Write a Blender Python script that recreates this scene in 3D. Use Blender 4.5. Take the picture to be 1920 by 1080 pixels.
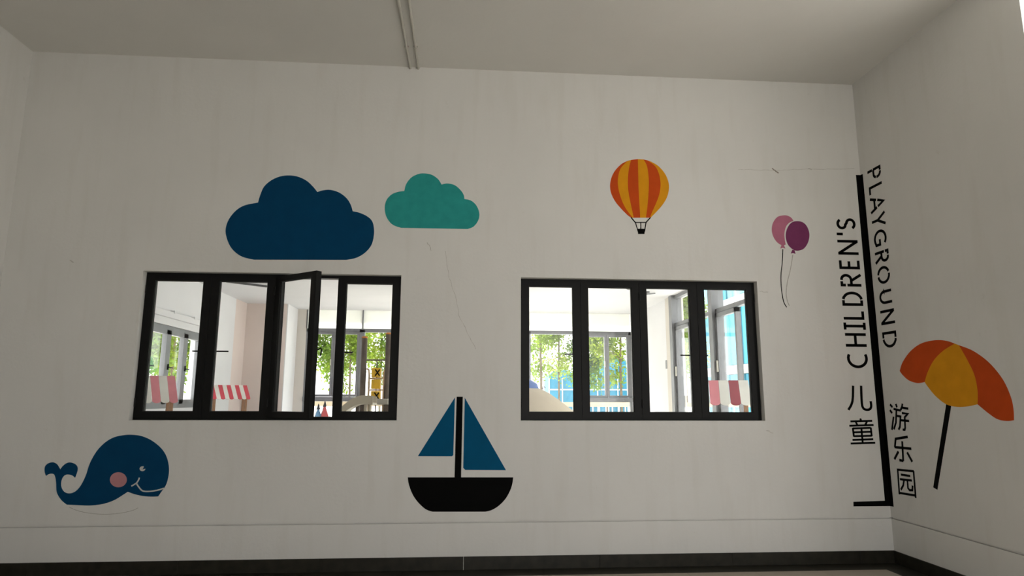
import bpy, bmesh, math, random
from mathutils import Vector, Matrix

for o in list(bpy.data.objects):
    bpy.data.objects.remove(o)
scene = bpy.context.scene
COL = scene.collection

# ------------------------------------------------------------------ camera
FPX = 1216.75                      # focal length in pixels of a 1920 wide frame
YAW, PITCH, ROLL = .0745, .1679, .0035
CAM = Vector((0, -5.4769, 1.3487))
FW = Vector((math.sin(YAW) * math.cos(PITCH), math.cos(YAW) * math.cos(PITCH), math.sin(PITCH)))
_r = Vector((math.cos(YAW), -math.sin(YAW), 0))
_u = _r.cross(FW)
RT = _r * math.cos(ROLL) + _u * math.sin(ROLL)
UP = -_r * math.sin(ROLL) + _u * math.cos(ROLL)
cd = bpy.data.cameras.new('camera')
cd.sensor_fit = 'HORIZONTAL'
cd.sensor_width = 36
cd.lens = FPX / 1920 * 36
cd.clip_start = .05
cd.clip_end = 400
cam = bpy.data.objects.new('camera', cd)
COL.objects.link(cam)
M3 = Matrix((RT, UP, -FW)).transposed()
cam.matrix_world = Matrix.Translation(CAM) @ M3.to_4x4()
scene.camera = cam

# ------------------------------------------------------------------ light
WORLD_STRENGTH = 1.0
SUN_STRENGTH = 5.2
EXPOSURE = 1.92
scene.view_settings.view_transform = 'Standard'
scene.view_settings.look = 'None'
scene.view_settings.gamma = 1
scene.view_settings.use_curve_mapping = False
scene.view_settings.exposure = EXPOSURE
world = bpy.data.worlds.new('sky')
scene.world = world
world.use_nodes = True
bg = world.node_tree.nodes['Background']
bg.inputs[0].default_value = (1.0, .995, .985, 1)
bg.inputs[1].default_value = WORLD_STRENGTH
sl = bpy.data.lights.new('sun', 'SUN')
sl.energy = SUN_STRENGTH
sl.angle = math.radians(3)
sl.color = (1, .98, .95)
sun = bpy.data.objects.new('sun', sl)
COL.objects.link(sun)
sun.rotation_euler = Vector((.30, -.80, -1.0)).to_track_quat('-Z', 'Y').to_euler()


def portal(name, c, n, w, h):
    """guides daylight sampling through an opening; gives off no light itself"""
    l = bpy.data.lights.new(name, 'AREA')
    l.shape = 'RECTANGLE'
    l.size, l.size_y = w, h
    l.cycles.is_portal = True
    o = bpy.data.objects.new(name, l)
    COL.objects.link(o)
    o.location = c
    o.rotation_euler = Vector(n).to_track_quat('-Z', 'Y').to_euler()


# ------------------------------------------------------------------ key sizes
XL, XR, HC = -3.746, 3.6305, 4.2822        # hall: left wall, right wall, ceiling
ZG, ZB = .3606, .1005                      # groove, top of skirting
YR = -1.825                                # where the right wall ends
YREAR = -8.6
W1 = (-2.647, -.5352)
W2 = (.4854, 2.5826)
WZ = (1.1637, 2.3748)
HP, YF, XPL, XPR = 3.1, 7.8, -4.1, 3.605   # playroom: ceiling, far wall, side walls
TW = .2

YS = -2.75                                 # far side of the opening to the right
RO = (-.4, 3.4, 2.8)                        # doorway in the added rear wall, sized for the hall light: from, to, height
portal('rear_opening_portal', ((RO[0] + RO[1]) / 2, YREAR - .22, RO[2] / 2), (0, 1, 0), RO[1] - RO[0], RO[2])
portal('side_opening_portal', (XR + .25, (YR + YS) / 2, HC / 2), (-1, 0, 0), YR - YS, HC)
portal('far_glazing_portal', (.17, YF + .25, 1.5), (0, -1, 0), 6.7, 3)
portal('side_glazing_portal', (XPR + .25, 2.8, 1.6), (-1, 0, 0), 5.3, 3)
portal('left_window_portal', (XPL - .25, 4.2, 1.75), (1, 0, 0), 1.9, 1.15)


# ------------------------------------------------------------------ helpers
def ray(px, py):
    return FW + RT * ((px - 960) / FPX) - UP * ((py - 540) / FPX)


def atY(px, py, y):
    q = ray(px, py)
    return CAM + q * ((y - CAM.y) / q.y)


def atX(px, py, x):
    q = ray(px, py)
    return CAM + q * ((x - CAM.x) / q.x)


def atZ(px, py, z):
    q = ray(px, py)
    return CAM + q * ((z - CAM.z) / q.z)


MATS = {}


def mat(name, col, rough=.6, var=0, scale=6, metal=0, bump=0, bscale=60, spec=.5, trans=0, col2=None):
    """principled material with mottled colour and fine relief"""
    if name in MATS:
        return MATS[name]
    m = bpy.data.materials.new(name)
    m.use_nodes = True
    nt = m.node_tree
    b = nt.nodes['Principled BSDF']
    b.inputs['Roughness'].default_value = rough
    b.inputs['Metallic'].default_value = metal
    b.inputs['Specular IOR Level'].default_value = spec
    tc = nt.nodes.new('ShaderNodeTexCoord')
    n = nt.nodes.new('ShaderNodeTexNoise')
    n.inputs['Scale'].default_value = scale
    n.inputs['Detail'].default_value = 5
    nt.links.new(tc.outputs['Object'], n.inputs['Vector'])
    r = nt.nodes.new('ShaderNodeValToRGB')
    r.color_ramp.elements[0].position = .3
    r.color_ramp.elements[1].position = .7
    a = col2 or tuple(c * (1 - var) for c in col)
    z = col if col2 else tuple(min(1, c * (1 + var)) for c in col)
    r.color_ramp.elements[0].color = (*a, 1)
    r.color_ramp.elements[1].color = (*z, 1)
    nt.links.new(n.outputs['Fac'], r.inputs['Fac'])
    nt.links.new(r.outputs['Color'], b.inputs['Base Color'])
    if bump:
        n2 = nt.nodes.new('ShaderNodeTexNoise')
        n2.inputs['Scale'].default_value = bscale
        n2.inputs['Detail'].default_value = 3
        nt.links.new(tc.outputs['Object'], n2.inputs['Vector'])
        bp = nt.nodes.new('ShaderNodeBump')
        bp.inputs['Strength'].default_value = bump
        bp.inputs['Distance'].default_value = .01
        nt.links.new(n2.outputs['Fac'], bp.inputs['Height'])
        nt.links.new(bp.outputs['Normal'], b.inputs['Normal'])
    if trans:
        t = nt.nodes.new('ShaderNodeBsdfTranslucent')
        nt.links.new(r.outputs['Color'], t.inputs['Color'])
        mx = nt.nodes.new('ShaderNodeMixShader')
        mx.inputs[0].default_value = trans
        nt.links.new(b.outputs[0], mx.inputs[1])
        nt.links.new(t.outputs[0], mx.inputs[2])
        nt.links.new(mx.outputs[0], nt.nodes['Material Output'].inputs['Surface'])
    MATS[name] = m
    return m


def glass_mat(name, tint, refl):
    m = bpy.data.materials.new(name)
    m.use_nodes = True
    nt = m.node_tree
    nt.nodes.remove(nt.nodes['Principled BSDF'])
    t = nt.nodes.new('ShaderNodeBsdfTransparent')
    t.inputs[0].default_value = (*tint, 1)
    g = nt.nodes.new('ShaderNodeBsdfGlossy')
    g.inputs['Roughness'].default_value = .02
    lw = nt.nodes.new('ShaderNodeLayerWeight')
    lw.inputs['Blend'].default_value = .5
    pw = nt.nodes.new('ShaderNodeMath')
    pw.operation = 'POWER'
    pw.inputs[1].default_value = 5
    ma = nt.nodes.new('ShaderNodeMath')
    ma.operation = 'MULTIPLY_ADD'
    ma.inputs[1].default_value = .8
    ma.inputs[2].default_value = refl
    nt.links.new(lw.outputs['Facing'], pw.inputs[0])
    nt.links.new(pw.outputs[0], ma.inputs[0])
    mx = nt.nodes.new('ShaderNodeMixShader')
    nt.links.new(ma.outputs[0], mx.inputs[0])
    nt.links.new(t.outputs[0], mx.inputs[1])
    nt.links.new(g.outputs[0], mx.inputs[2])
    nt.links.new(mx.outputs[0], nt.nodes['Material Output'].inputs['Surface'])
    MATS[name] = m
    return m


def wall_mat():
    """old off-white emulsion: blotches, faint vertical runs, small scuffs"""
    m = mat('hall_wall_paint', (.735, .725, .695), .75, .025, 1.3, bump=.12, bscale=38, spec=.25)
    nt = m.node_tree
    b = nt.nodes['Principled BSDF']
    src = b.inputs['Base Color'].links[0].from_socket
    tc = nt.nodes.new('ShaderNodeTexCoord')
    mp = nt.nodes.new('ShaderNodeMapping')
    mp.inputs['Scale'].default_value = (9, 9, 1.1)
    n = nt.nodes.new('ShaderNodeTexNoise')
    n.inputs['Scale'].default_value = 1
    n.inputs['Detail'].default_value = 6
    nt.links.new(tc.outputs['Object'], mp.inputs[0])
    nt.links.new(mp.outputs[0], n.inputs['Vector'])
    r = nt.nodes.new('ShaderNodeValToRGB')
    r.color_ramp.elements[0].position = .30
    r.color_ramp.elements[0].color = (.965, .96, .95, 1)
    r.color_ramp.elements[1].position = .48
    r.color_ramp.elements[1].color = (1, 1, 1, 1)
    nt.links.new(n.outputs['Fac'], r.inputs['Fac'])
    n2 = nt.nodes.new('ShaderNodeTexNoise')
    n2.inputs['Scale'].default_value = 7
    n2.inputs['Detail'].default_value = 8
    n2.inputs['Roughness'].default_value = .7
    nt.links.new(tc.outputs['Object'], n2.inputs['Vector'])
    r2 = nt.nodes.new('ShaderNodeValToRGB')
    r2.color_ramp.elements[0].position = .24
    r2.color_ramp.elements[0].color = (.92, .91, .89, 1)
    r2.color_ramp.elements[1].position = .36
    r2.color_ramp.elements[1].color = (1, 1, 1, 1)
    nt.links.new(n2.outputs['Fac'], r2.inputs['Fac'])
    prev = src
    for q in (r, r2):
        mx = nt.nodes.new('ShaderNodeMix')
        mx.data_type = 'RGBA'
        mx.blend_type = 'MULTIPLY'
        mx.inputs[0].default_value = 1
        nt.links.new(prev, mx.inputs[6])
        nt.links.new(q.outputs['Color'], mx.inputs[7])
        prev = mx.outputs[2]
    nt.links.new(prev, b.inputs['Base Color'])
    return m


WALL = wall_mat()
CEIL = mat('hall_ceiling_paint', (.73, .715, .675), .85, .03, 1.1, bump=.1, bscale=30, spec=.2)
PBLUE = mat('paint_navy_blue', (.002, .050, .125), .7, .06, 9, bump=.08, spec=.06)
PSAIL = mat('paint_sail_blue', (.002, .085, .185), .7, .06, 9, bump=.08, spec=.06)
PTEAL = mat('paint_teal', (.03, .31, .29), .7, .08, 12, bump=.08, spec=.06)
PBLACK = mat('paint_black', (.002, .002, .0018), .7, .1, 9, bump=.08, spec=.06)
PRED = mat('paint_orange_red', (.56, .075, .012), .7, .06, 9, bump=.08, spec=.06)
PYEL = mat('paint_amber', (.72, .31, .012), .7, .06, 9, bump=.08, spec=.06)
PPINK = mat('paint_rose_pink', (.47, .16, .24), .7, .06, 9, bump=.08, spec=.06)
PPURP = mat('paint_plum', (.20, .045, .125), .7, .06, 9, bump=.08, spec=.06)
PCHEEK = mat('paint_cheek_pink', (.52, .25, .27), .7, .06, 9, bump=.08, spec=.06)
PWHITE = mat('paint_pale_grey', (.60, .60, .57), .6, .05, 9)
PENCIL = mat('pencil_grey', (.42, .40, .36), .8, .2, 60)
CRACK = mat('crack_brown', (.22, .19, .15), .9, .4, 40)
FRAME = mat('black_aluminium', (.004, .004, .0038), .45, .15, 12, spec=.2)
GASKET = mat('rubber_gasket', (.02, .02, .02), .7, .1, 30)
GFRAME = mat('grey_aluminium', (.20, .205, .22), .4, .06, 10)
GLASS = glass_mat('clear_glass', (.985, .99, .985), .02)
GLASS2 = glass_mat('outer_glass', (.98, .99, .985), .02)
DTILE = mat('dark_stone', (.020, .018, .012), .45, .35, 14, spec=.25)
GROUT = mat('pale_grout', (.5, .49, .44), .9, .1, 40)
FTILE = mat('beige_floor_tile', (.44, .38, .31), .3, .06, 5, spec=.5)
PVC = mat('white_conduit', (.58, .56, .50), .5, .04, 8)
PLAYW = mat('playroom_white', (.77, .77, .79), .8, .02, 2)
PLAYP = mat('playroom_pink', (.76, .66, .62), .8, .03, 2)
PLAYB = mat('playroom_beige', (.66, .62, .57), .8, .03, 2)
PLAYC = mat('playroom_ceiling', (.71, .71, .73), .85, .02, 2)
PLAYF = mat('playroom_floor', (.80, .77, .71), .5, .05, 4)
BLIND = mat('blind_white', (.9, .9, .88), .8, .02, 5, trans=.6)


def tag(o, label=None, cat=None, group=None, kind=None):
    if label: o['label'] = label
    if cat: o['category'] = cat
    if group: o['group'] = group
    if kind: o['kind'] = kind
    return o


def empty(name, loc=(0, 0, 0), rz=0):
    o = bpy.data.objects.new(name, None)
    o.empty_display_size = .05
    COL.objects.link(o)
    o.location = loc
    o.rotation_euler.z = rz
    return o


class MB:
    """collects geometry for ONE mesh object"""

    def __init__(s):
        s.v, s.f = [], []

    def add(s, verts, faces):
        n = len(s.v)
        s.v += [tuple(v) for v in verts]
        s.f += [tuple(i + n for i in f) for f in faces]
        return s

    def box(s, a, b, bev=0):
        x0, y0, z0 = (min(p, q) for p, q in zip(a, b))
        x1, y1, z1 = (max(p, q) for p, q in zip(a, b))
        if not bev:
            return s.add([(x0, y0, z0), (x1, y0, z0), (x1, y1, z0), (x0, y1, z0), (x0, y0, z1), (x1, y0, z1), (x1, y1, z1), (x0, y1, z1)],
                         [(0, 3, 2, 1), (4, 5, 6, 7), (0, 1, 5, 4), (1, 2, 6, 5), (2, 3, 7, 6), (3, 0, 4, 7)])
        bm = bmesh.new()
        bmesh.ops.create_cube(bm, size=1)
        for v in bm.verts:
            v.co = Vector(((x0 + x1) / 2 + v.co.x * (x1 - x0), (y0 + y1) / 2 + v.co.y * (y1 - y0), (z0 + z1) / 2 + v.co.z * (z1 - z0)))
        bmesh.ops.bevel(bm, geom=bm.edges[:], offset=bev, segments=2, affect='EDGES', profile=.5)
        bm.verts.index_update()
        s.add([v.co for v in bm.verts], [[v.index for v in f.verts] for f in bm.faces])
        bm.free()
        return s

    def tube(s, pts, rad, n=10, cap=True):
        pts = [Vector(p) for p in pts]
        rads = rad if isinstance(rad, (list, tuple)) else [rad] * len(pts)
        rings = []
        for i, p in enumerate(pts):
            t = (pts[min(i + 1, len(pts) - 1)] - pts[max(i - 1, 0)]).normalized()
            a = t.cross(Vector((0, 0, 1)) if abs(t.z) < .9 else Vector((1, 0, 0))).normalized()
            b = t.cross(a)
            rings.append([p + (a * math.cos(k * 2 * math.pi / n) + b * math.sin(k * 2 * math.pi / n)) * rads[i] for k in range(n)])
        vs = [q for r in rings for q in r]
        fs = [(i * n + k, i * n + (k + 1) % n, (i + 1) * n + (k + 1) % n, (i + 1) * n + k) for i in range(len(pts) - 1) for k in range(n)]
        if cap:
            fs += [tuple(range(n))[::-1], tuple((len(pts) - 1) * n + k for k in range(n))]
        return s.add(vs, fs)

    def lathe(s, prof, c=(0, 0, 0), n=24):
        vs = [(c[0] + r * math.cos(k * 2 * math.pi / n), c[1] + r * math.sin(k * 2 * math.pi / n), c[2] + z) for r, z in prof for k in range(n)]
        m = len(prof)
        fs = [(i * n + k, i * n + (k + 1) % n, (i + 1) * n + (k + 1) % n, (i + 1) * n + k) for i in range(m - 1) for k in range(n)]
        fs += [tuple(range(n))[::-1], tuple((m - 1) * n + k for k in range(n))]
        return s.add(vs, fs)

    def prism(s, front, off):
        """extrude a flat outline (3D points) by the vector off"""
        n = len(front)
        off = Vector(off)
        back = [Vector(p) + off for p in front]
        return s.add(list(front) + back, [tuple(range(n)), tuple(range(2 * n - 1, n - 1, -1))] + [(i, (i + 1) % n, n + (i + 1) % n, n + i) for i in range(n)])

    def build(s, name, m, parent=None, smooth=False):
        me = bpy.data.meshes.new(name)
        me.from_pydata(s.v, [], s.f)
        bm = bmesh.new()
        bm.from_mesh(me)
        bmesh.ops.recalc_face_normals(bm, faces=bm.faces[:])
        big = [f for f in bm.faces if len(f.verts) > 8]
        if big:
            bmesh.ops.triangulate(bm, faces=big)
        bm.to_mesh(me)
        bm.free()
        if smooth:
            for p in me.polygons:
                p.use_smooth = True
            try:
                me.set_sharp_from_angle(angle=math.radians(40))
            except Exception:
                pass
        me.materials.append(m)
        o = bpy.data.objects.new(name, me)
        COL.objects.link(o)
        o.parent = parent
        return o


def share(o, name, parent, loc=(0, 0, 0), rot=(0, 0, 0), sc=(1, 1, 1)):
    c = o.copy()
    c.name = name
    COL.objects.link(c)
    c.parent = parent
    c.location, c.rotation_euler, c.scale = loc, rot, sc
    return c


def spline(pts, closed=True, seg=6):
    """smooth curve through points; a third entry marks a sharp corner"""
    n = len(pts)
    P = [Vector(p[:2]) for p in pts]
    C = [len(p) > 2 for p in pts]
    out = []
    for i in range(n if closed else n - 1):
        p1, p2 = P[i], P[(i + 1) % n]
        p0 = P[(i - 1) % n] if (closed or i > 0) else p1
        p3 = P[(i + 2) % n] if (closed or i + 2 < n) else p2
        if C[i]: p0 = p1 + (p1 - p2) * .3
        if C[(i + 1) % n]: p3 = p2 + (p2 - p1) * .3
        k = 1 if (C[i] and C[(i + 1) % n]) else seg
        for j in range(k):
            t = j / k
            out.append(.5 * ((2 * p1) + (p2 - p0) * t + (2 * p0 - 5 * p1 + 4 * p2 - p3) * t * t + (3 * p1 - p0 - 3 * p2 + p3) * t ** 3))
    if not closed: out.append(P[-1])
    return out


def wall_cells(xs, zs, solid, depth, fn, back):
    """wall from a grid of cells: openings, reveals and a recessed groove. fn(x, d, z) places a point at depth d"""
    mb = MB()
    ni, nk = len(xs) - 1, len(zs) - 1

    def dep(i, k):
        if not (0 <= i < ni and 0 <= k < nk) or not solid(i, k): return None
        return depth(i, k)
    for i in range(ni):
        for k in range(nk):
            d = dep(i, k)
            if d is None: continue
            a, b, c, e = xs[i], xs[i + 1], zs[k], zs[k + 1]
            mb.add([fn(a, d, c), fn(b, d, c), fn(b, d, e), fn(a, d, e)], [(0, 1, 2, 3)])
            mb.add([fn(a, back, c), fn(b, back, c), fn(b, back, e), fn(a, back, e)], [(3, 2, 1, 0)])
            for di, dk, p, q in ((-1, 0, (a, c), (a, e)), (1, 0, (b, c), (b, e)), (0, -1, (a, c), (b, c)), (0, 1, (a, e), (b, e))):
                nd = dep(i + di, k + dk)
                far = back if nd is None else nd
                if far > d:
                    mb.add([fn(p[0], d, p[1]), fn(q[0], d, q[1]), fn(q[0], far, q[1]), fn(p[0], far, p[1])], [(0, 1, 2, 3)])
    return mb


# ------------------------------------------------------------------ the hall
GH = .006
xs = [XL - .2, W1[0], W1[1], W2[0], W2[1], XPR + .25]
zs = [-.05, ZG - GH, ZG + GH, WZ[0], WZ[1], HC + .2]
wb = wall_cells(xs, zs, lambda i, k: not (k == 3 and i in (1, 3)), lambda i, k: .016 if k == 1 else 0, lambda x, d, z: (x, d, z), TW)
wall_back = tag(wb.build('wall_back', WALL), 'off-white plastered wall with two black windows and painted pictures', 'wall', kind='structure')

wl = wall_cells([YREAR, 0], [-.05, ZG - GH, ZG + GH, HC + .2], lambda i, k: True, lambda i, k: .016 if k == 1 else 0, lambda x, d, z: (XL - d, x, z), TW)
tag(wl.build('wall_left', WALL), 'bare off-white wall at the left edge of the picture', 'wall', kind='structure')
wr = wall_cells([YR, 0], [-.05, ZG - GH, ZG + GH, HC + .2], lambda i, k: True, lambda i, k: .016 if k == 1 else 0, lambda x, d, z: (XR + d, x, z), TW)
wall_right = tag(wr.build('wall_right', WALL), 'short off-white wall on the right with the painted parasol', 'wall', kind='structure')
tag(MB().box((XR, YREAR, -.05), (XR + .2, YS, HC + .2)).build('wall_right_rear_added', WALL), 'added off-white wall behind the camera limiting daylight from the right', 'wall', kind='structure')  # unseen wall added to narrow the side opening and cut daylight
wq = wall_cells([XL - .2, RO[0], RO[1], XR + .2], [-.05, RO[2], HC + .2], lambda i, k: not (i == 1 and k == 0), lambda i, k: 0, lambda x, d, z: (x, YREAR - d, z), TW)  # unseen wall added to dim the hall; its doorway shapes the daylight
tag(wq.build('wall_rear_added', WALL), 'added off-white wall behind the camera, its doorway sized to dim the hall', 'wall', kind='structure')
tag(MB().box((XL - .2, YREAR, HC), (XR + .22, .05, HC + .25)).build('ceiling', CEIL), 'dingy off-white plaster ceiling above the painted wall', 'ceiling', kind='structure')
# cracks and an old scuff in the plaster, as thin ragged slivers


def ribbon(pts, w, fn, off, mb, taper=False):
    """flat stroke of width w along 2D points, raised by off; fn(u, v) -> 3D"""
    P = [Vector(p) for p in pts]
    L, R = [], []
    for i, p in enumerate(P):
        a = (P[i] - P[i - 1]).normalized() if i else None
        b = (P[i + 1] - P[i]).normalized() if i + 1 < len(P) else None
        if a is None: t, k = b, 1
        elif b is None: t, k = a, 1
        else:
            t = (a + b)
            t = t.normalized() if t.length > 1e-6 else a
            k = 1 / max(.45, t.dot(a))
        n = Vector((-t.y, t.x)) * (w / 2 * k)
        if taper: n = n * (1 - .7 * i / (len(P) - 1))
        L.append(p + n)
        R.append(p - n)
    for i in range(len(P) - 1):
        q = [L[i], L[i + 1], R[i + 1], R[i]]
        mb.prism([fn(*c) for c in q], off)
    return mb


def onback(x, z): return Vector((x, 0, z))


def onright(y, z): return Vector((XR, y, z))


def bpx(p):
    q = atY(p[0], p[1], 0)
    return (q.x, q.z)


def rpx(p):
    q = atX(p[0], p[1], XR)
    return (q.y, q.z)


random.seed(4)


def crack(pts, w, name='crack', m=CRACK):
    W = [bpx(p) for p in pts]
    out = []
    for (a, b) in zip(W, W[1:]):
        for j in range(5):
            t = j / 5
            out.append((a[0] + (b[0] - a[0]) * t + random.uniform(-.004, .004), a[1] + (b[1] - a[1]) * t + random.uniform(-.004, .004)))
    out.append(W[-1])
    ribbon(out, w, onback, (0, -.0006, 0), mb := MB())
    return mb.build(name, m, wall_back)


CRACKF = mat('crack_faint', (.54, .52, .48), .9, .2, 40)
crack([(1385, 317), (1420, 318.5), (1455, 320), (1480, 318), (1520, 317), (1560, 317), (1602, 316)], .004, m=CRACKF)
crack([(1448, 316), (1455, 321), (1459, 325)], .010)
crack([(1516, 316), (1522, 318)], .006, m=CRACKF)
crack([(835, 470), (842, 520), (856, 560), (860, 590), (880, 630), (892, 655)], .0035, m=CRACKF)
crack([(800, 455), (806, 462), (808, 470)], .006, m=CRACKF)
crack([(1424, 546), (1440, 548)], .005, m=CRACKF)
crack([(1437, 807), (1450, 812)], .006, m=CRACKF)
crack([(130, 488), (138, 492)], .008, m=CRACKF)

# skirting of dark stone tiles, on the two walls the photo shows and the left one
bb = empty('baseboard_back')
tag(bb, 'dark stone skirting along the foot of the painted wall', 'skirting', kind='structure')
J0, TL = .028, 1.099
x = J0 - 4 * TL
while x < XR:
    gp = .002 if abs(x - J0) < .01 else .0004
    gq = .002 if abs(x + TL - J0) < .01 else .0004
    a, b = max(x + gp, XL), min(x + TL - gq, XR)
    if b - a > .05:
        MB().box((a, -.012, 0), (b, 0, ZB), .002).build('skirting_tile', DTILE, bb)
    x += TL
MB().box((J0 - .002, -.0118, 0), (J0 + .002, 0, ZB - .001)).build('grout_joint', GROUT, bb)
br = empty('baseboard_right')
tag(br, 'dark stone skirting along the foot of the right wall', 'skirting', kind='structure')
y = -.013
while y > YR:
    MB().box((XR - .012, max(y - TL, YR) + .002, 0), (XR, y, ZB), .002).build('skirting_tile', DTILE, br)
    y -= TL
bl = empty('baseboard_left')
tag(bl, 'dark stone skirting along the foot of the left wall', 'skirting', kind='structure')
y = -.013
while y > YREAR:
    MB().box((XL, max(y - TL, YREAR) + .002, 0), (XL + .012, y, ZB), .002).build('skirting_tile', DTILE, bl)
    y -= TL

# floor: dark border strip, beige tiles
fl = MB().box((XL, YREAR, -.2), (XR + .25, 0, -.006)).build('floor', GROUT)
tag(fl, 'beige tiled floor with a dark stone border along the walls', 'floor', kind='structure')
BW = .2
b0 = None
x = XL
while x < XR - .01:
    MB().box((x + .001, -BW, -.006), (min(x + TL, XR) - .001, 0, 0)).build('border_tile', DTILE, fl)
    x += TL
y = -BW
while y > YR:
    MB().box((XR - BW - .012, max(y - TL, YR) + .001, -.006), (XR, y - .001, 0)).build('border_tile', DTILE, fl)
    y -= TL
ft = None
TS = .547
xx = 3.4185
row = 0
cnt = 0
while xx - TS > XL - TS:
    yy = -BW
    while yy > YREAR + .3:
        w = min(TS, xx - XL)
        if w < .03:
            break
        if ft is None:
            ft = MB().box((-TS + .002, -TS + .002, -.006), (0, 0, 0)).build('floor_tile', FTILE, fl)
            ft.location = (xx, yy, 0)
        else:
            share(ft, 'floor_tile', fl, (xx, yy, 0), sc=(w / TS, 1, 1))
        yy -= TS
    xx -= TS

# two conduits along the ceiling
for nm, lab, p0, p1 in (('conduit', 'left one of two thin white conduits running along the ceiling', (769, 125.5), (747, 0)),
                        ('conduit', 'right one of two thin white conduits running along the ceiling', (784, 126), (766.5, 0))):
    a, b = atZ(*p0, HC - .013), atZ(*p1, HC - .013)
    dv = (b - a) / (b.y - a.y)
    e = empty(nm, (a.x, 0, HC - .013))
    tag(e, lab, 'conduit', 'conduits on the ceiling')
    k = (a - a)
    end = dv * -8.0
    MB().tube([dv * .0, dv * -1.5, end], .011, 12).build('pipe', PVC, e, True)
    for t in (.35, 1.25, 2.15, 3.05, 3.95):
        c = dv * -t
        MB().box((c.x - .019, c.y - .008, .0), (c.x + .019, c.y + .008, .013)).tube([c + Vector((0, -.008, 0)), c + Vector((0, .008, 0))], .0145, 12).build('saddle_clip', PVC, e)


# ------------------------------------------------------------------ pictures painted on the walls
def paint(name, pts, m, parent, side='b', t=.0015, seg=6, closed=True):
    f, off, fn = (bpx, (0, -t, 0), onback) if side == 'b' else (rpx, (-t, 0, 0), onright)
    o = [fn(*f(p)) for p in spline(pts, seg=seg)]
    return MB().prism(o, off).build(name, m, parent)


def strokes(name, lines, w, m, parent, side='b', t=.0015, seg=5, smooth=True):
    f, off, fn = (bpx, (0, -t, 0), onback) if side == 'b' else (rpx, (-t, 0, 0), onright)
    mb = MB()
    for ln in lines:
        s = spline(ln, closed=False, seg=seg) if (smooth and len(ln) > 2) else [Vector(p[:2]) for p in ln]
        ribbon([f(p) for p in s], w, fn, off, mb)
    return mb.build(name, m, parent)


def crop(pts, s, ox, oy):
    return [((p[0] / s + ox, p[1] / s + oy) + tuple(p[2:])) for p in pts]


# clouds
A = lambda p: crop(p, 3.692, 400, 310)
o = paint('cloud_painting', A([(280, 653, 1), (190, 628), (120, 565), (86, 470), (100, 390), (150, 320), (215, 278), (310, 258, 1), (322, 215), (350, 150), (400, 105), (460, 78), (525, 70), (590, 80), (650, 110), (695, 153), (720, 185, 1), (760, 173), (810, 170), (870, 188), (920, 225), (950, 270), (965, 318, 1), (1010, 328), (1060, 350), (1095, 380), (1110, 420), (1112, 480), (1095, 550), (1050, 605), (990, 640), (920, 655, 1)]), PBLUE, None)
tag(o, 'large navy blue cloud painted above the left window', 'wall painting')
o = paint('cloud_painting', A([(1300, 433, 1), (1240, 410), (1200, 360), (1187, 300), (1197, 245), (1230, 205), (1275, 185), (1322, 178, 1), (1335, 130), (1370, 85), (1415, 62), (1455, 56), (1510, 65), (1555, 95), (1580, 133, 1), (1620, 126), (1670, 137), (1710, 170), (1733, 205), (1738, 233, 1), (1785, 245), (1822, 280), (1842, 335), (1832, 385), (1800, 425), (1760, 441, 1)]), PTEAL, None)
tag(o, 'small teal cloud painted beside the large navy cloud', 'wall painting')

# whale
A = lambda p: crop(p, 5.683, 60, 790)
wh = empty('whale_painting', atY(200, 945, 0))
tag(wh, 'smiling navy blue whale with pink cheek painted low on wall', 'wall painting')


def under(root, objs):
    for q in objs:
        q.parent = root
        q.matrix_parent_inverse = Matrix.Translation(root.location).inverted()


under(wh, [
    paint('body', A([(150, 582, 1), (135, 535), (140, 480), (175, 447), (225, 437), (265, 455), (290, 490), (302, 512, 1), (330, 475), (370, 445), (410, 438), (455, 452), (483, 480), (487, 520), (472, 570), (460, 602, 1), (435, 580), (400, 568), (360, 570), (330, 595), (313, 640), (312, 690), (330, 735), (365, 762), (410, 767), (460, 748), (505, 705), (545, 640), (580, 560), (605, 480), (640, 400), (700, 305), (780, 225), (870, 172), (970, 148), (1060, 143), (1160, 155), (1260, 195), (1350, 260), (1410, 330), (1445, 410), (1460, 500), (1455, 580), (1435, 660), (1407, 715, 1), (1390, 735, 1), (1345, 800, 1), (1270, 802), (1180, 795), (1090, 775), (1022, 750, 1), (960, 790), (880, 838), (790, 872), (700, 890), (600, 897), (480, 892), (372, 888, 1), (320, 845), (280, 790), (262, 740), (258, 660), (250, 600), (235, 565), (205, 557), (175, 565)]), PBLUE, None),
    paint('cheek', A([(922 + 90 * math.cos(a), 622 + 80 * math.sin(a)) for a in [k * math.pi / 8 for k in range(16)]]), PCHEEK, None, t=.003, seg=3),
    paint('eye', A([(1178 + 30 * math.cos(a), 505 + 26 * math.sin(a)) for a in [k * math.pi / 6 for k in range(11)]] + [(1178, 512, 1)]), PWHITE, None, t=.003, seg=3),
    strokes('mouth', [A([(1408, 712), (1340, 733), (1250, 746), (1180, 740), (1140, 700), (1113, 658)]), A([(1145, 600), (1135, 628), (1113, 658), (1085, 676), (1060, 690)])], .0105, PWHITE, None, t=.003),
    strokes('pencil_line', [A([(395, 912), (460, 943), (560, 970), (700, 988), (820, 990), (960, 975), (1070, 950), (1130, 922)])], .0035, PENCIL, None, t=.0006)])

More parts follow.
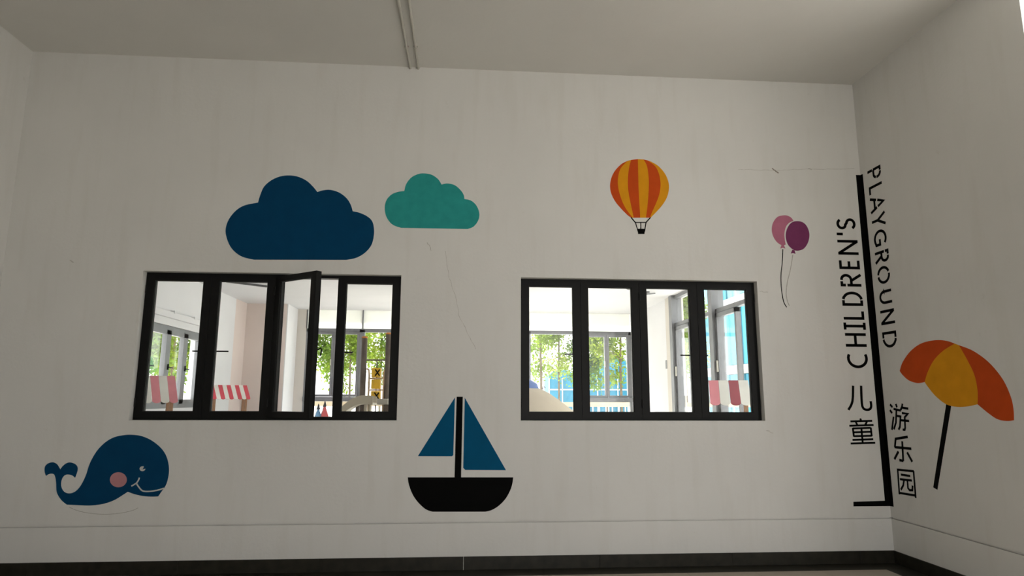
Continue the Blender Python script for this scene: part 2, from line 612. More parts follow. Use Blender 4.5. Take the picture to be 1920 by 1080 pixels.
# sailing boat
A = lambda p: crop(p, 4.32, 740, 730)
bo = empty('boat_painting', atY(862, 955, 0))
tag(bo, 'blue-sailed black boat painted between the two windows', 'wall painting')
under(bo, [
    paint('hull', A([(106, 713, 1), (960, 713, 1), (954, 760), (935, 820), (895, 890), (840, 945), (785, 978), (735, 991, 1), (305, 991, 1), (250, 970), (190, 915), (145, 850), (115, 770)]), PBLACK, None),
    paint('mast', A([(502, 60, 1), (552, 60, 1), (538, 713, 1), (485, 713, 1)]), PBLACK, None),
    paint('sail', A([(488, 65, 1), (475, 532, 1), (464, 542, 1), (188, 541, 1)]), PSAIL, None),
    paint('sail', A([(568, 68, 1), (902, 655, 1), (572, 653, 1), (555, 636, 1)]), PSAIL, None)])

# hot-air balloon
A = lambda p: crop(p, 3.376, 1120, 280)
hb = empty('hot_air_balloon_painting', atY(1201, 438, 0))
tag(hb, 'red and yellow striped hot-air balloon painted above right window', 'wall painting')
B = [[(215, 433), (190, 415), (150, 375), (110, 325), (84, 265), (83, 205), (105, 145), (150, 95), (195, 72)],
     [(224, 433), (180, 375), (150, 310), (132, 240), (131, 180), (147, 122), (185, 80), (212, 68)],
     [(230, 433), (210, 340), (197, 270), (193, 200), (200, 120), (214, 67)],
     [(271, 433), (268, 380), (264, 310), (260, 220), (258, 130), (256, 62)],
     [(307, 433), (318, 350), (324, 270), (325, 190), (315, 110), (292, 64)],
     [(333, 433), (345, 400), (372, 340), (393, 280), (400, 220), (391, 160), (366, 108), (318, 70)],
     [(337, 433), (370, 400), (410, 355), (440, 305), (453, 250), (448, 200), (425, 150), (385, 105), (340, 78)]]
parts = []
for i in range(6):
    l, r = spline(A(B[i]), closed=False), spline(A(B[i + 1]), closed=False)
    pts = [(p.x, p.y, 1) for p in l] + [(p.x, p.y, 1) for p in reversed(r)]
    parts.append(paint('gore', pts, PRED if i % 2 == 0 else PYEL, None))
parts.append(strokes('rope', [A([(213, 431), (242, 465)])], .010, PBLACK, None))
parts.append(strokes('rope', [A([(337, 431), (306, 465)])], .010, PBLACK, None))
parts.append(strokes('basket_frame', [A([(241, 463), (258, 520)]), A([(308, 463), (299, 520)]), A([(240, 463), (309, 463)]), A([(275, 463), (275, 510)])], .0085, PBLACK, None))
parts.append(paint('basket', A([(254, 503, 1), (303, 503, 1), (298, 536, 1), (258, 536, 1)]), PBLACK, None))
under(hb, parts)

# party balloons
b1 = empty('balloon_painting', atY(1467, 465, 0))
tag(b1, 'pink party balloon on a long string, painted behind the purple one', 'wall painting', 'painted party balloons')
under(b1, [paint('balloon', A([(1180, 418), (1140, 428), (1112, 465), (1104, 510), (1115, 555), (1140, 590), (1172, 608), (1192, 603, 1), (1186, 570), (1184, 530), (1194, 490), (1215, 465), (1241, 453, 1), (1227, 433), (1205, 421)]), PPINK, None),
           paint('knot', A([(1166, 604, 1), (1180, 606, 1), (1190, 628, 1), (1174, 623, 1), (1158, 628, 1)]), PPINK, None, t=.002),
           strokes('string', [A([(1174, 632), (1170, 720), (1162, 800), (1165, 880), (1178, 960), (1198, 1000)])], .0075, PBLACK, None)])
b2 = empty('balloon_painting', atY(1488, 475, 0))
tag(b2, 'purple party balloon on a string, painted in front of the pink one', 'wall painting', 'painted party balloons')
under(b2, [paint('balloon', A([(1270, 455), (1230, 463), (1202, 500), (1192, 550), (1205, 600), (1235, 632), (1265, 642), (1305, 630), (1333, 590), (1342, 540), (1330, 495), (1305, 465)]), PPURP, None),
           paint('knot', A([(1234, 636, 1), (1248, 640, 1), (1254, 662, 1), (1239, 656, 1), (1224, 660, 1)]), PPURP, None, t=.002),
           strokes('string', [A([(1237, 668), (1222, 760), (1203, 840), (1195, 910), (1203, 960), (1215, 990)])], .0055, PENCIL, None)])

# parasol on the right wall
A = lambda p: crop(p, 3.377, 1660, 620)
pa = empty('parasol_painting', atX(1755, 918, XR))
tag(pa, 'orange and yellow parasol with black pole painted on right wall', 'wall painting')
e1 = [(370, 125), (310, 185), (270, 260), (250, 325)]
e2 = [(520, 185), (565, 280), (585, 380)]
under(pa, [paint('panel', A([(92, 255, 1), (110, 200), (160, 130), (230, 80), (320, 60), (390, 65), (440, 82, 1)] + e1[:-1] + [(250, 325, 1), (205, 332), (150, 315), (110, 280)]), PRED, None, 'r'),
           paint('panel', A([(440, 82, 1), (467, 92, 1)] + e2 + [(585, 466, 1), (520, 480), (450, 482), (385, 465), (320, 415), (270, 355), (250, 325, 1)] + e1[:-1][::-1]), PYEL, None, 'r'),
           paint('panel', A([(467, 92, 1), (560, 130), (660, 205), (745, 310), (795, 420), (812, 500), (815, 567, 1), (770, 572), (710, 560), (650, 520), (585, 466, 1)] + e2[::-1]), PRED, None, 'r'),
           paint('pole', A([(386, 466, 1), (417, 478, 1), (330, 1008, 1), (304, 992, 1)]), PBLACK, None, 'r')])

# black angle painted into the corner
an = empty('corner_stripe_painting', (XR, 0, .456))
tag(an, 'thick black L-shaped stripe painted down the corner of the walls', 'wall painting')
under(an, [MB().prism([onback(*c) for c in [(3.5875, 3.389), (3.5875, .500), (3.308, .494), (3.306, .456), (XR, .456), (XR, 3.389)]], (0, -.0015, 0)).build('stripe', PBLACK),
           MB().prism([onright(*c) for c in [(0, 3.389), (-.036, 3.386), (-.046, .458), (0, .456)]], (-.0015, 0, 0)).build('stripe', PBLACK)])


# stencilled lettering: strokes in a box u (along the line) x v (0 baseline .. 1 cap height)
def arc(cx, cy, rx, ry, a0, a1, n=10):
    return [(cx + rx * math.cos(math.radians(a0 + (a1 - a0) * k / n)), cy + ry * math.sin(math.radians(a0 + (a1 - a0) * k / n))) for k in range(n + 1)]


def glyph(ch):
    """list of strokes (list of (u,v) points); u runs 0..1 over the letter's width; small breaks are the stencil's bridges"""
    if ch == 'C': return [arc(.62, .5, .62, .5, 62, 298, 20)]
    if ch == 'H': return [[(.06, 0), (.06, 1)], [(.94, 0), (.94, 1)], [(.06, .52), (.94, .52)]]
    if ch == 'I': return [[(.5, 0), (.5, 1)], [(0, .03), (1, .03)], [(0, .97), (1, .97)]]
    if ch == 'L': return [[(.1, 0), (.1, 1)], [(.1, .06), (1, .06)]]
    if ch == 'D': return [[(.40, .06), (.08, .06), (.08, .94), (.40, .94)], [(.47, .94), (.60, .92)] + arc(.45, .5, .5, .43, 50, -50, 12) + [(.60, .08), (.47, .06)]]
    if ch == 'R': return [[(.08, 0), (.08, .68)], [(.08, .76), (.08, .95), (.40, .95)], [(.50, .95)] + arc(.56, .72, .34, .23, 75, -75, 8) + [(.50, .48), (.08, .48)], [(.46, .47), (.95, 0)]]
    if ch == 'E': return [[(1, .06), (.1, .06), (.1, .94), (1, .94)], [(.1, .52), (.9, .52)]]
    if ch == 'N': return [[(.06, 0), (.06, 1)], [(.94, 0), (.94, 1)], [(.06, .97), (.94, .03)]]
    if ch == "'": return [[(.5, .70), (.5, 1)]]
    if ch == 'S': return [arc(.5, .745, .44, .225, 25, 250, 14)[:-1] + [(.42, .54), (.60, .47)] + arc(.5, .255, .46, .225, 60, -155, 14)]
    if ch == 'P': return [[(.08, 0), (.08, .36)], [(.08, .44), (.08, .95), (.42, .95)], [(.50, .95), (.60, .95)] + arc(.56, .70, .40, .25, 70, -10, 7), arc(.56, .70, .40, .25, -22, -80, 5) + [(.10, .45)]]
    if ch == 'A': return [[(.0, 0), (.22, .46)], [(.26, .56), (.5, .99), (.72, .56)], [(.76, .48), (1, 0)], [(.17, .32), (.83, .32)]]
    if ch == 'Y': return [[(.5, 0), (.5, .46)], [(0, 1), (.5, .44), (1, 1)]]
    if ch == 'G': return [arc(.56, .5, .56, .47, 50, 300, 20) + [(.96, .12), (.96, .46), (.58, .46)]]
    if ch == 'O': return [arc(.5, .5, .46, .46, 110, 262, 14), arc(.5, .5, .46, .46, -82, 95, 14)]
    if ch == 'U': return [[(.06, 1), (.06, .42)] + arc(.5, .42, .44, .38, 180, 360, 14) + [(.94, 1)]]
    return []


def lettering(name, label, items, fn, base, cap, w, sign, off):
    """items: (char, start, end) along the line"""
    z0 = min(min(a, b) for _, a, b in items)
    root = empty(name, fn(base, z0))
    tag(root, label, 'lettering')
    obs = []
    for ch, a, b in items:
        mb = MB()
        W = abs(b - a)
        Hh = abs(cap - base)
        ins = w / 2
        for st in glyph(ch):
            q = []
            for u, v in st:
                uu = ins / W + u * (1 - 2 * ins / W) if ch not in "'I" else u
                vv = ins / Hh + v * (1 - 2 * ins / Hh) if ch in 'CSGOU' else v
                q.append((base + (cap - base) * vv, a + (b - a) * uu))
            ribbon(q, w, fn, off, mb)
        obs.append(mb.build('letter', PBLACK))
    under(root, obs)
    return root


lettering('word_lettering', "black stencilled word CHILDREN'S reading upwards beside the corner stripe",
          [('C', 1.616, 1.760), ('H', 1.797, 1.931), ('I', 1.955, 2.018), ('L', 2.036, 2.131), ('D', 2.158, 2.302), ('R', 2.333, 2.467), ('E', 2.492, 2.592), ('N', 2.625, 2.777), ("'", 2.812, 2.836), ('S', 2.862, 2.977)],
          onback, 3.547, 3.356, .0245, 1, (0, -.0015, 0))
lettering('word_lettering', 'black stencilled word PLAYGROUND reading downwards on the right wall',
          [('P', 3.392, 3.278), ('L', 3.240, 3.147), ('A', 3.132, 2.981), ('Y', 2.970, 2.842), ('G', 2.818, 2.670), ('R', 2.637, 2.514), ('O', 2.497, 2.331), ('U', 2.288, 2.154), ('N', 2.117, 1.976), ('D', 1.932, 1.777)],
          onright, -.106, -.287, .0235, 1, (-.0015, 0, 0))

A = lambda p: crop(p, 3.857, 1560, 690)
c1 = empty('chinese_lettering', atY(1617, 834, 0))
tag(c1, 'two black Chinese characters stencilled left of the corner stripe', 'lettering')
er = strokes('character', [A([(210, 128), (215, 250), (226, 290), (248, 302), (272, 298), (283, 278), (279, 240)])], .021, PBLACK, None)
strokes('stroke', [A([(152, 128), (150, 215), (141, 262), (118, 303)])], .021, PBLACK, er)
under(c1, [er,
           strokes('character', [A([(203, 365), (212, 384)]), A([(133, 386), (290, 382)]), A([(172, 390), (182, 412)]), A([(252, 388), (240, 412)]), A([(125, 418), (300, 412)]), A([(150, 433), (158, 497)]), A([(150, 437), (280, 433)]), A([(280, 430), (287, 494)]), A([(155, 465), (284, 461)]), A([(158, 493), (287, 490)]), A([(212, 435), (222, 545)]), A([(148, 520), (298, 515)]), A([(135, 546), (312, 541)])], .0165, PBLACK, None)])
c2 = empty('chinese_lettering', atX(1703, 930, XR))
tag(c2, 'three black Chinese characters stencilled right of the corner stripe', 'lettering')
under(c2, [strokes('character', [A([(420, 264), (438, 283)]), A([(419, 305), (436, 326)]), A([(434, 447), (446, 352)]), A([(462, 260), (470, 285)]), A([(446, 296), (498, 308)]), A([(466, 305), (463, 395), (448, 443)]), A([(466, 345), (496, 351), (492, 425), (482, 446)]), A([(510, 258), (506, 282), (497, 303)]), A([(504, 286), (552, 294)]), A([(506, 326), (548, 331), (526, 356)]), A([(526, 354), (530, 432), (526, 447), (512, 446)]), A([(500, 378), (558, 383)])], .019, PBLACK, None, 'r', smooth=False),
           strokes('character', [A([(548, 498), (456, 513)]), A([(461, 512), (455, 574)]), A([(453, 572), (574, 584)]), A([(508, 530), (516, 672)]), A([(516, 672), (488, 666)]), A([(481, 604), (452, 660)]), A([(544, 610), (581, 678)])], .021, PBLACK, None, 'r', smooth=False),
           strokes('character', [A([(475, 728), (488, 914)]), A([(475, 735), (592, 747)]), A([(590, 744), (606, 940)]), A([(487, 903), (602, 922)]), A([(499, 771), (566, 781)]), A([(492, 804), (578, 814)]), A([(521, 812), (516, 848), (499, 880)]), A([(546, 815), (550, 868), (562, 884), (582, 884), (583, 850)])], .018, PBLACK, None, 'r', smooth=False)])


# ------------------------------------------------------------------ the two black windows
def ring(x0, x1, z0, z1, w, y0, y1, mb, wb=None, wt=None):
    wb = w if wb is None else wb
    wt = w if wt is None else wt
    mb.box((x0, y0, z0), (x0 + w, y1, z1)).box((x1 - w, y0, z0), (x1, y1, z1)).box((x0 + w, y0, z0), (x1 - w, y1, z0 + wb)).box((x0 + w, y0, z1 - wt), (x1 - w, y1, z1))
    return mb


def black_window(name, label, X0, X1, handles, opened=None, ang=0):
    Z0, Z1 = WZ
    yf = .065                                # face of the frame, set back in the opening
    root = empty(name, ((X0 + X1) / 2, yf, Z0))
    tag(root, label, 'window', kind='structure')
    ox, oz = root.location.x, root.location.z
    mb = MB()
    ring(X0 - ox + .001, X1 - ox - .001, .001, Z1 - Z0 - .001, .032, 0, .07, mb, .026, .026)
    n = 4
    x0, x1 = X0 - ox + .008, X1 - ox - .008
    p = (x1 - x0) / n
    mb.box((-.022, .012, .02), (.022, .068, Z1 - Z0 - .02))      # fixed post in the middle
    for k in (1, 3):
        mb.box((x0 + k * p - .008, .02, .02), (x0 + k * p + .008, .066, Z1 - Z0 - .02))
    mb.build('outer_frame', FRAME, root)
    for k in range(n):
        a = x0 + k * p + .0015
        w = p - .003
        hz0, hz1 = .022, Z1 - Z0 - .022
        s = MB()
        left_hinge = k in (0, 2)
        # built from the hinge at local 0
        sgn = 1 if left_hinge else -1
        L = (0, w) if left_hinge else (-w, 0)
        ring(L[0], L[1], hz0, hz1, .0655, -.006, .044, s, .046, .044)
        sash = s.build('sash', FRAME, root)
        sash.location = ((a if left_hinge else a + w), 0, 0)
        g = MB().box((L[0] + .06, .016, hz0 + .04), (L[1] - .06, .022, hz1 - .04)).build('glass_pane', GLASS, sash)
        gk = MB()
        ring(L[0] + .0655, L[1] - .0655, hz0 + .046, hz1 - .044, .004, .008, .03, gk)
        gk.build('gasket', GASKET, sash)
        # hinges on the frame edge
        for hz in (hz0 + .12, hz1 - .12):
            MB().tube([(0, -.008, hz - .035), (0, -.008, hz + .035)], .006, 8).build('hinge', FRAME, sash)
        if k in handles:
            fx = (L[1] - .030) if left_hinge else (L[0] + .030)
            hz = .562
            h = MB().box((fx - .012, .044, hz - .045), (fx + .012, .052, hz + .045), .002)
            h.tube([(fx, .05, hz), (fx, .075, hz)], .008, 10)
            ln = handles[k]
            if ln == 'loop':
                h.tube([(fx, .075, hz), (fx + .018, .085, hz + .012), (fx + .03, .085, hz - .005), (fx + .02, .085, hz - .05)], .006, 8)
            else:
                h.box((fx + .010 * sgn, .07, hz - .006), (fx - ln * sgn, .082, hz + .006), .002)
            h.build('handle', FRAME, sash)
        if opened == k:
            sash.rotation_euler.z = -ang * sgn
    return root


black_window('window_1', 'black-framed four-sash window with its third sash swung open', W1[0], W1[1], {0: .11, 1: .12, 2: 'loop', 3: .10}, 2, math.radians(38))
black_window('window_2', 'black-framed four-sash window closed, below the hot-air balloon', W2[0], W2[1], {0: .10, 1: .045, 2: .11, 3: .075})

# ------------------------------------------------------------------ the playroom behind
tag(MB().box((XPL - .2, TW, -.2), (XPR + .25, YF + .2, 0)).build('floor_playroom', PLAYF), 'pale floor of the playroom behind the windows', 'floor', kind='structure')
tag(MB().box((XPL - .2, TW, HP), (XPR + .25, YF + .25, HP + .2)).build('ceiling_playroom', PLAYC), 'white ceiling of the bright room behind the windows', 'ceiling', kind='structure')
LW = (3.33, 5.13)
LZ = (1.19, 2.33)
wp = wall_cells([TW, LW[0], LW[1], 6.46], [0, LZ[0], LZ[1], HP], lambda i, k: not (i == 1 and k == 1), lambda i, k: 0, lambda x, d, z: (XPL - d, x, z), TW)
wlp = tag(wp.build('wall_playroom_left', PLAYW), 'white side wall of the playroom seen through left window', 'wall', kind='structure')
MB().box((XPL, .5, 2.43), (XPL + .05, 5.6, 2.52), .01).build('curtain_rail', PLAYW, wlp)
for yy in (3.2, 3.9, 4.6, 5.3):
    MB().box((XPL, yy - .02, 2.50), (XPL + .06, yy + .02, 2.54)).build('rail_bracket', PLAYW, wlp)
tag(MB().box((XPL - .2, 6.46, 0), (XPL, 7.05, HP)).box((XPL - .2, 7.05, 0), (-3.35, YF + .1, HP)).build('wall_playroom_corner', PLAYP), 'pinkish beige corner wall behind the red-and-white stall', 'wall', kind='structure')
tag(MB().box((-3.35, YF, 0), (-3.15, YF + .15, HP)).build('trim_1', PLAYB), 'beige pillar at the left end of the far windows', 'pillar', kind='structure')
tag(MB().box((-3.35, 7.05, 0), (-3.335, YF, HP)).build('lit_return', PLAYW), 'window light painted white on the return of the pinkish corner wall', 'trim', kind='structure')  # thin sheet whitens the pinkish return where window light falls on it
tag(MB().box((XPR, 5.75, 0), (XPR + .2, YF + .1, HP)).box((3.48, YF - .0, 0), (XPR, YF + .15, HP)).build('wall_playroom_right', PLAYW), 'white side wall of the playroom seen through right window', 'wall', kind='structure')
tag(MB().box((XPR - .03, 5.46, 0), (XPR + .2, 5.75, HP)).build('trim_2', PLAYB), 'pale pillar beside the tall grey side glazing', 'pillar', kind='structure')


def frame_y(mb, x0, x1, z0, z1, w, y0, y1):
    return ring(x0, x1, z0, z1, w, y0, y1, mb)


# far glazing
nwin = 3


def far_window(label, x0, x1, kind):
    global nwin
    root = empty('window_%d' % nwin)
    nwin += 1
    tag(root, label, 'window', kind='structure')
    y0, y1 = YF, YF + .08
    mb = MB()
    mb.box((x0, y0, 0), (x0 + .05, y1, 2.70)).box((x1 - .05, y0, 0), (x1, y1, 2.70)).box((x0, y0, 2.65), (x1, y1, 2.72)).box((x0, y0, 0), (x1, y1, .06))
    if kind == 'pair':
        mb.box((x0, y0 - .03, 1.27), (x1, y1, 1.36)).box((x0, y0, .75), (x1, y1, .79))
    mb.build('frame', GFRAME, root)
    MB().box((x0 - .012, y0, 2.72), (x0 + .012, y1, HP)).build('upper_post', GFRAME, root)
    MB().box((x0 + .014, y0 + .02, 2.72), (x1 - .014, y0 + .03, HP)).build('blind', BLIND, root)
    if kind == 'pair':
        m = (x0 + x1) / 2
        for a, b in ((x0 + .05, m), (m, x1 - .05)):
            s = MB()
            ring(a + .002, b - .002, 1.362, 2.648, .045, y0 - .012, y0 + .05, s)
            sh = s.build('sash', GFRAME, root)
            MB().box((a + .04, y0 + .02, 1.40), (b - .04, y0 + .026, 2.61)).build('glass_pane', GLASS2, sh)
        MB().box((m - .05, y0 - .03, 1.98), (m - .035, y0 - .012, 2.10)).build('handle', PVC, root)
        for a, b in ((.06, .75), (.79, 1.27)):
            MB().box((x0 + .05, y0 + .03, a), (x1 - .05, y0 + .036, b)).build('glass_pane', GLASS2, root)
    else:
        MB().box((x0 + .04, y0 + .03, .06), (x1 - .04, y0 + .036, 2.65)).build('glass_pane', GLASS2, root)


far_window('grey casement pair behind the open sash of left window', -3.15, -2.04, 'pair')
far_window('large fixed grey-framed pane behind the tic-tac-toe panel', -2.04, -.92, 'fixed')
far_window('grey casement pair hidden behind the boat wall', -.92, .20, 'pair')
far_window('fixed grey-framed pane behind the wall beside the boat', .20, 1.33, 'fixed')
far_window('large fixed grey-framed pane behind the beige play mound', 1.33, 2.44, 'fixed')
far_window('grey casement pair at the right end of the far glazing', 2.44, 3.48, 'pair')

# side window in the left playroom wall
root = empty('window_%d' % nwin)
nwin += 1
tag(root, 'row of grey casements in the side wall behind the pink stall', 'window', kind='structure')
mb = MB()
xo = XPL - .03
mb.box((xo - .07, LW[0], LZ[0]), (xo, LW[1], LZ[0] + .06)).box((xo - .07, LW[0], LZ[1] - .06), (xo, LW[1], LZ[1])).box((xo - .07, LW[0], LZ[0]), (xo, LW[0] + .05, LZ[1])).box((xo - .07, LW[1] - .05, LZ[0]), (xo, LW[1], LZ[1]))
mb.build('frame', GFRAME, root)
for k in range(3):
    a, b = LW[0] + .05 + k * .5667, LW[0] + .05 + (k + 1) * .5667
    s = MB()
    for q in ((a, a + .07, LZ[0] + .06, LZ[1] - .06), (b - .07, b, LZ[0] + .06, LZ[1] - .06), (a, b, LZ[0] + .06, LZ[0] + .12), (a, b, LZ[1] - .12, LZ[1] - .06)):
        s.box((xo - .05, q[0], q[2]), (xo + .015, q[1], q[3]))
    sh = s.build('sash', GFRAME, root)
    MB().box((xo - .03, a + .06, LZ[0] + .1), (xo - .024, b - .06, LZ[1] - .1)).build('glass_pane', GLASS2, sh)
    MB().box((xo + .015, a + .02, 1.72), (xo + .03, a + .045, 1.80)).box((xo + .03, a + .02, 1.745), (xo + .042, a + .14, 1.76)).build('handle', FRAME, sh)

# tall side glazing, right
root = empty('window_%d' % nwin)
nwin += 1
tag(root, 'tall grey-framed side glazing looking out on blue netting', 'window', kind='structure')
mb = MB()
for y0 in (5.32, 3.52, 1.72, TW):
    mb.box((XPR - .06, y0, 0), (XPR + .12, y0 + .14, HP))
for z0 in (.0, .86, 2.56, HP - .06):
    mb.box((XPR, TW, z0), (XPR + .08, 5.4, z0 + .06))
mb.build('frame', GFRAME, root)
for a, b in ((.34, 1.72), (1.86, 3.52), (3.66, 5.32)):
    for z0, z1 in ((.06, .86), (2.62, 3.04)):
        MB().box((XPR + .04, a, z0), (XPR + .046, b, z1)).build('glass_pane', GLASS2, root)
    m = b - .72
    s = MB()
    for q in ((m, m + .06, .93, 2.55), (b - .06, b, .93, 2.55), (m, b, .93, .99), (m, b, 2.49, 2.55)):
        s.box((XPR - .015, q[0], q[2]), (XPR + .05, q[1], q[3]))
    sh = s.build('sash', GFRAME, root)
    MB().box((XPR + .02, m + .05, .98), (XPR + .026, b - .05, 2.5)).build('glass_pane', GLASS2, sh)
    MB().box((XPR + .04, a, .92), (XPR + .046, m, 2.56)).build('glass_pane', GLASS2, root)
    MB().box((XPR - .04, b - .05, 1.72), (XPR - .015, b - .02, 1.88), .004).build('handle', PVC, sh)

o = MB().box((XPR - .012, 5.83, 1.87), (XPR, 5.91, 2.02), .003).build('wall_switch', GFRAME)
tag(o, 'small grey switch plate on the white playroom wall', 'switch')
# ceiling fittings
DARK = mat('dark_fitting', (.05, .05, .055), .5, .1, 20)
a, b = atZ(424, 527.5, HP - .03), atZ(500, 537, HP - .03)
lt = empty('track_light', (a + b) / 2)
tag(lt, 'dark ceiling track with a spotlight head above the pink corner', 'light')
under(lt, [MB().tube([a, b], .018, 8).build('track', DARK), MB().lathe([(.02, 0), (.035, .03), (.035, .10), (.02, .10)], atZ(408, 527, HP - .10), 14).build('spot_head', DARK, None, True)])
c = atZ(1180, 543, HP - .08)
o = MB().lathe([(.03, 0), (.06, .02), (.06, .06), (.05, .08)], c, 18).build('ceiling_speaker', DARK, None, True)
tag(o, 'small dark round ceiling fitting behind second pane of right window', 'ceiling fitting')
c = atZ(1218, 548, HP - .03)
ft2 = empty('ceiling_lamp', (c.x, c.y, HP))
tag(ft2, 'thin pale bracket lamp on the playroom ceiling near white wall', 'light')
MB().tube([(-.06, 0, -.07), (.12, .1, -.03), (-.06, .25, -.02)], .010, 8).build('arm', GFRAME, ft2)
MB().lathe([(.03, -.03), (.03, 0)], (0.0, .1, 0), 12).build('rose', GFRAME, ft2)

# ------------------------------------------------------------------ play things
SPINK = mat('stripe_pink', (.74, .27, .31), .6, .05, 8)
SRED = mat('stripe_red', (.66, .07, .10), .6, .05, 8)
SMAR = mat('stripe_rose', (.36, .08, .10), .6, .05, 8)
SWHT = mat('stripe_white', (.80, .78, .72), .6, .03, 8)
WOOD = mat('stall_wood', (.36, .19, .10), .5, .2, 9)
PLY = mat('stall_panel', (.70, .60, .48), .5, .08, 7)


def stall(label, loc, rz, n, sw, ridge, eave, dep, mats, side):
    r = empty('market_stall', loc, rz)
    tag(r, label, 'play stall', 'toy market stalls in the playroom')
    W = n * sw
    for sx in (-1, 1):
        for yy, zz in ((-dep + .08, eave + .02), (-.02, ridge - .04)):
            MB().box((sx * (W / 2 - .05) - .018, yy - .018, 0), (sx * (W / 2 - .05) + .018, yy + .018, zz), .003).build('post', WOOD, r)
        # triangular gusset closing the end of the canopy
        s = sx * (W / 2 - .008)
        MB().prism([(s, -.01, ridge - .012), (s, -.01, eave + .06), (s, -dep + .06, eave + .045)], (-sx * .012, 0, 0)).build('canopy_end', side, r)
    MB().box((-W / 2 + .03, -dep + .05, .62), (W / 2 - .03, .02, .66), .004).build('counter', WOOD, r)
    MB().box((-W / 2 + .06, -dep + .09, .02), (W / 2 - .06, -dep + .105, .62)).build('front_panel', PLY, r)
    MB().tube([(-W / 2 + .01, 0, ridge - .01), (W / 2 - .01, 0, ridge - .01)], .012, 8).build('ridge_rail', WOOD, r)
    d = Vector((0, -dep, eave - ridge))
    ln = d.length
    d.normalize()
    nrm = Vector((0, d.z, -d.y))
    if nrm.z < 0: nrm = -nrm
    for k in range(n):
        a, b = -W / 2 + k * sw, -W / 2 + (k + 1) * sw
        rr = sw / 2
        pts = [(a + .001, 0), (b - .001, 0), (b - .001, ln - rr * .6)] + [((a + b) / 2 + rr * .99 * math.cos(t * math.pi / 10), ln - rr * .6 + rr * .8 * math.sin(t * math.pi / 10)) for t in range(1, 10)] + [(a + .001, ln - rr * .6)]
        MB().prism([Vector((u, 0, ridge)) + d * v for u, v in pts], nrm * .006).build('awning_stripe', mats[k % len(mats)], r)
    return r


c = atY(325, 757, 1.85)
stall('pink and white striped toy stall near the side windows', (c.x - .36, 2.05, 0), .60, 6, .084, atY(300, 705, 2.05).z, atY(300, 755, 1.8).z, .26, [SWHT, SPINK], SPINK)
c = atY(465, 735, 5.3)
stall('small red and white striped toy stall by the pink wall', (c.x - .38, 5.5, 0), .58, 9, .064, 1.535, 1.315, .26, [SRED, SWHT], SRED)
c = atY(1370, 735, 1.9)
stall('pink, rose and cream striped toy stall close behind right window', (c.x, 2.1, 0), -.34, 5, .112, 1.56, 1.28, .30, [SWHT, SPINK, SWHT, SMAR, SWHT], SWHT)

# tic-tac-toe climbing panel
POST = mat('dark_post', (.10, .075, .06), .5, .25, 10)
YBLK = mat('yellow_block', (.80, .47, .03), .4, .08, 8)
RAIL = mat('cream_rail', (.78, .60, .42), .45, .08, 8)
pf = empty('climbing_frame', (-1.36, 5, 0))
tag(pf, 'climbing frame with yellow tic-tac-toe blocks between two dark posts', 'play equipment')
for px, py in ((684, 633), (729, 626)):
    c = atY(px, py, 5)
    MB().lathe([(.045, 0), (.045, c.z - .012), (.036, c.z)], (c.x + 1.36, 0, 0), 18).build('post', POST, pf, True)
    MB().lathe([(.05, c.z - .01), (.05, c.z + .008), (.03, c.z + .02)], (c.x + 1.36, 0, 0), 18).build('post_cap', mat('orange_cap', (.6, .2, .03), .5, .1), pf, True)
MB().tube([(-.2, 0, 1.935), (.18, 0, 1.935)], .012, 8).build('top_bar', POST, pf, True)
MB().tube([(0, 0, 1.1), (0, 0, 1.93)], .010, 8).build('rod', POST, pf, True)
for z0, mark in ((1.735, 1), (1.555, 0), (1.375, 1)):
    bk = MB().box((-.072, -.06, z0 - .075), (.072, .06, z0 + .075), .012).build('block', YBLK, pf)
    if mark:
        m = MB()
        for s in (-1, 1):
            ribbon([(-.035 + .02, z0 - .05 * s), (.035 + .02, z0 + .05 * s)], .02, lambda u, v: Vector((u, -.061, v)), (0, -.003, 0), m)
        m.build('cross_mark', PBLACK, bk)
for s in (-1, 1):
    MB().tube([(s * .115, 0, .9), (s * .115, 0, 1.70), (s * .125, 0, 1.78), (s * .16, 0, 1.80)], .016, 10).build('side_rail', RAIL, pf, True)
for z0 in (1.645, 1.465):
    MB().tube([(-.115, 0, z0), (.115, 0, z0)], .012, 8).build('cross_rail', RAIL, pf, True)
MB().box((-.25, -.35, 1.24), (.24, -.04, 1.33), .02).build('platform', mat('grey_pad', (.42, .40, .36), .6, .1), pf)
MB().box((-.25, -.35, .0), (-.2, -.3, 1.24)).box((.19, -.35, 0), (.24, -.3, 1.24)).build('platform_leg', POST, pf)

# curved slide beside it
SLIDE = mat('beige_slide', (.50, .45, .36), .45, .05, 6)
sd = empty('slide', (-1.46, 4.3, -.04))
tag(sd, 'beige curved slide lip beside the climbing frame', 'slide')
pts = [(.18, 1.31), (.05, 1.33), (-.08, 1.30), (-.22, 1.20), (-.36, 1.04), (-.6, .72), (-.85, .40), (-1.05, .22), (-1.3, .18)]
s = spline([(p[0], p[1]) for p in pts], closed=False, seg=4)
mb = MB()
n = len(s)
for y0, y1, up in ((-.22, .22, 0), (-.24, -.21, .09), (.21, .24, .09)):
    vs = []
    for p in s:
        vs += [(p.x, y0, p.y - .03), (p.x, y1, p.y - .03), (p.x, y1, p.y + .0 + up), (p.x, y0, p.y + .0 + up)]
    fs = [(i * 4 + k, i * 4 + (k + 1) % 4, (i + 1) * 4 + (k + 1) % 4, (i + 1) * 4 + k) for i in range(n - 1) for k in range(4)]
    fs += [(0, 1, 2, 3), tuple((n - 1) * 4 + k for k in range(4))]
    mb.add(vs, fs)
mb.build('chute', SLIDE, sd, True)
for y0 in (-.2, .2):
    MB().tube([(0.08, y0, 0), (.08, y0, 1.29)], .025, 10).build('leg', SLIDE, sd, True)

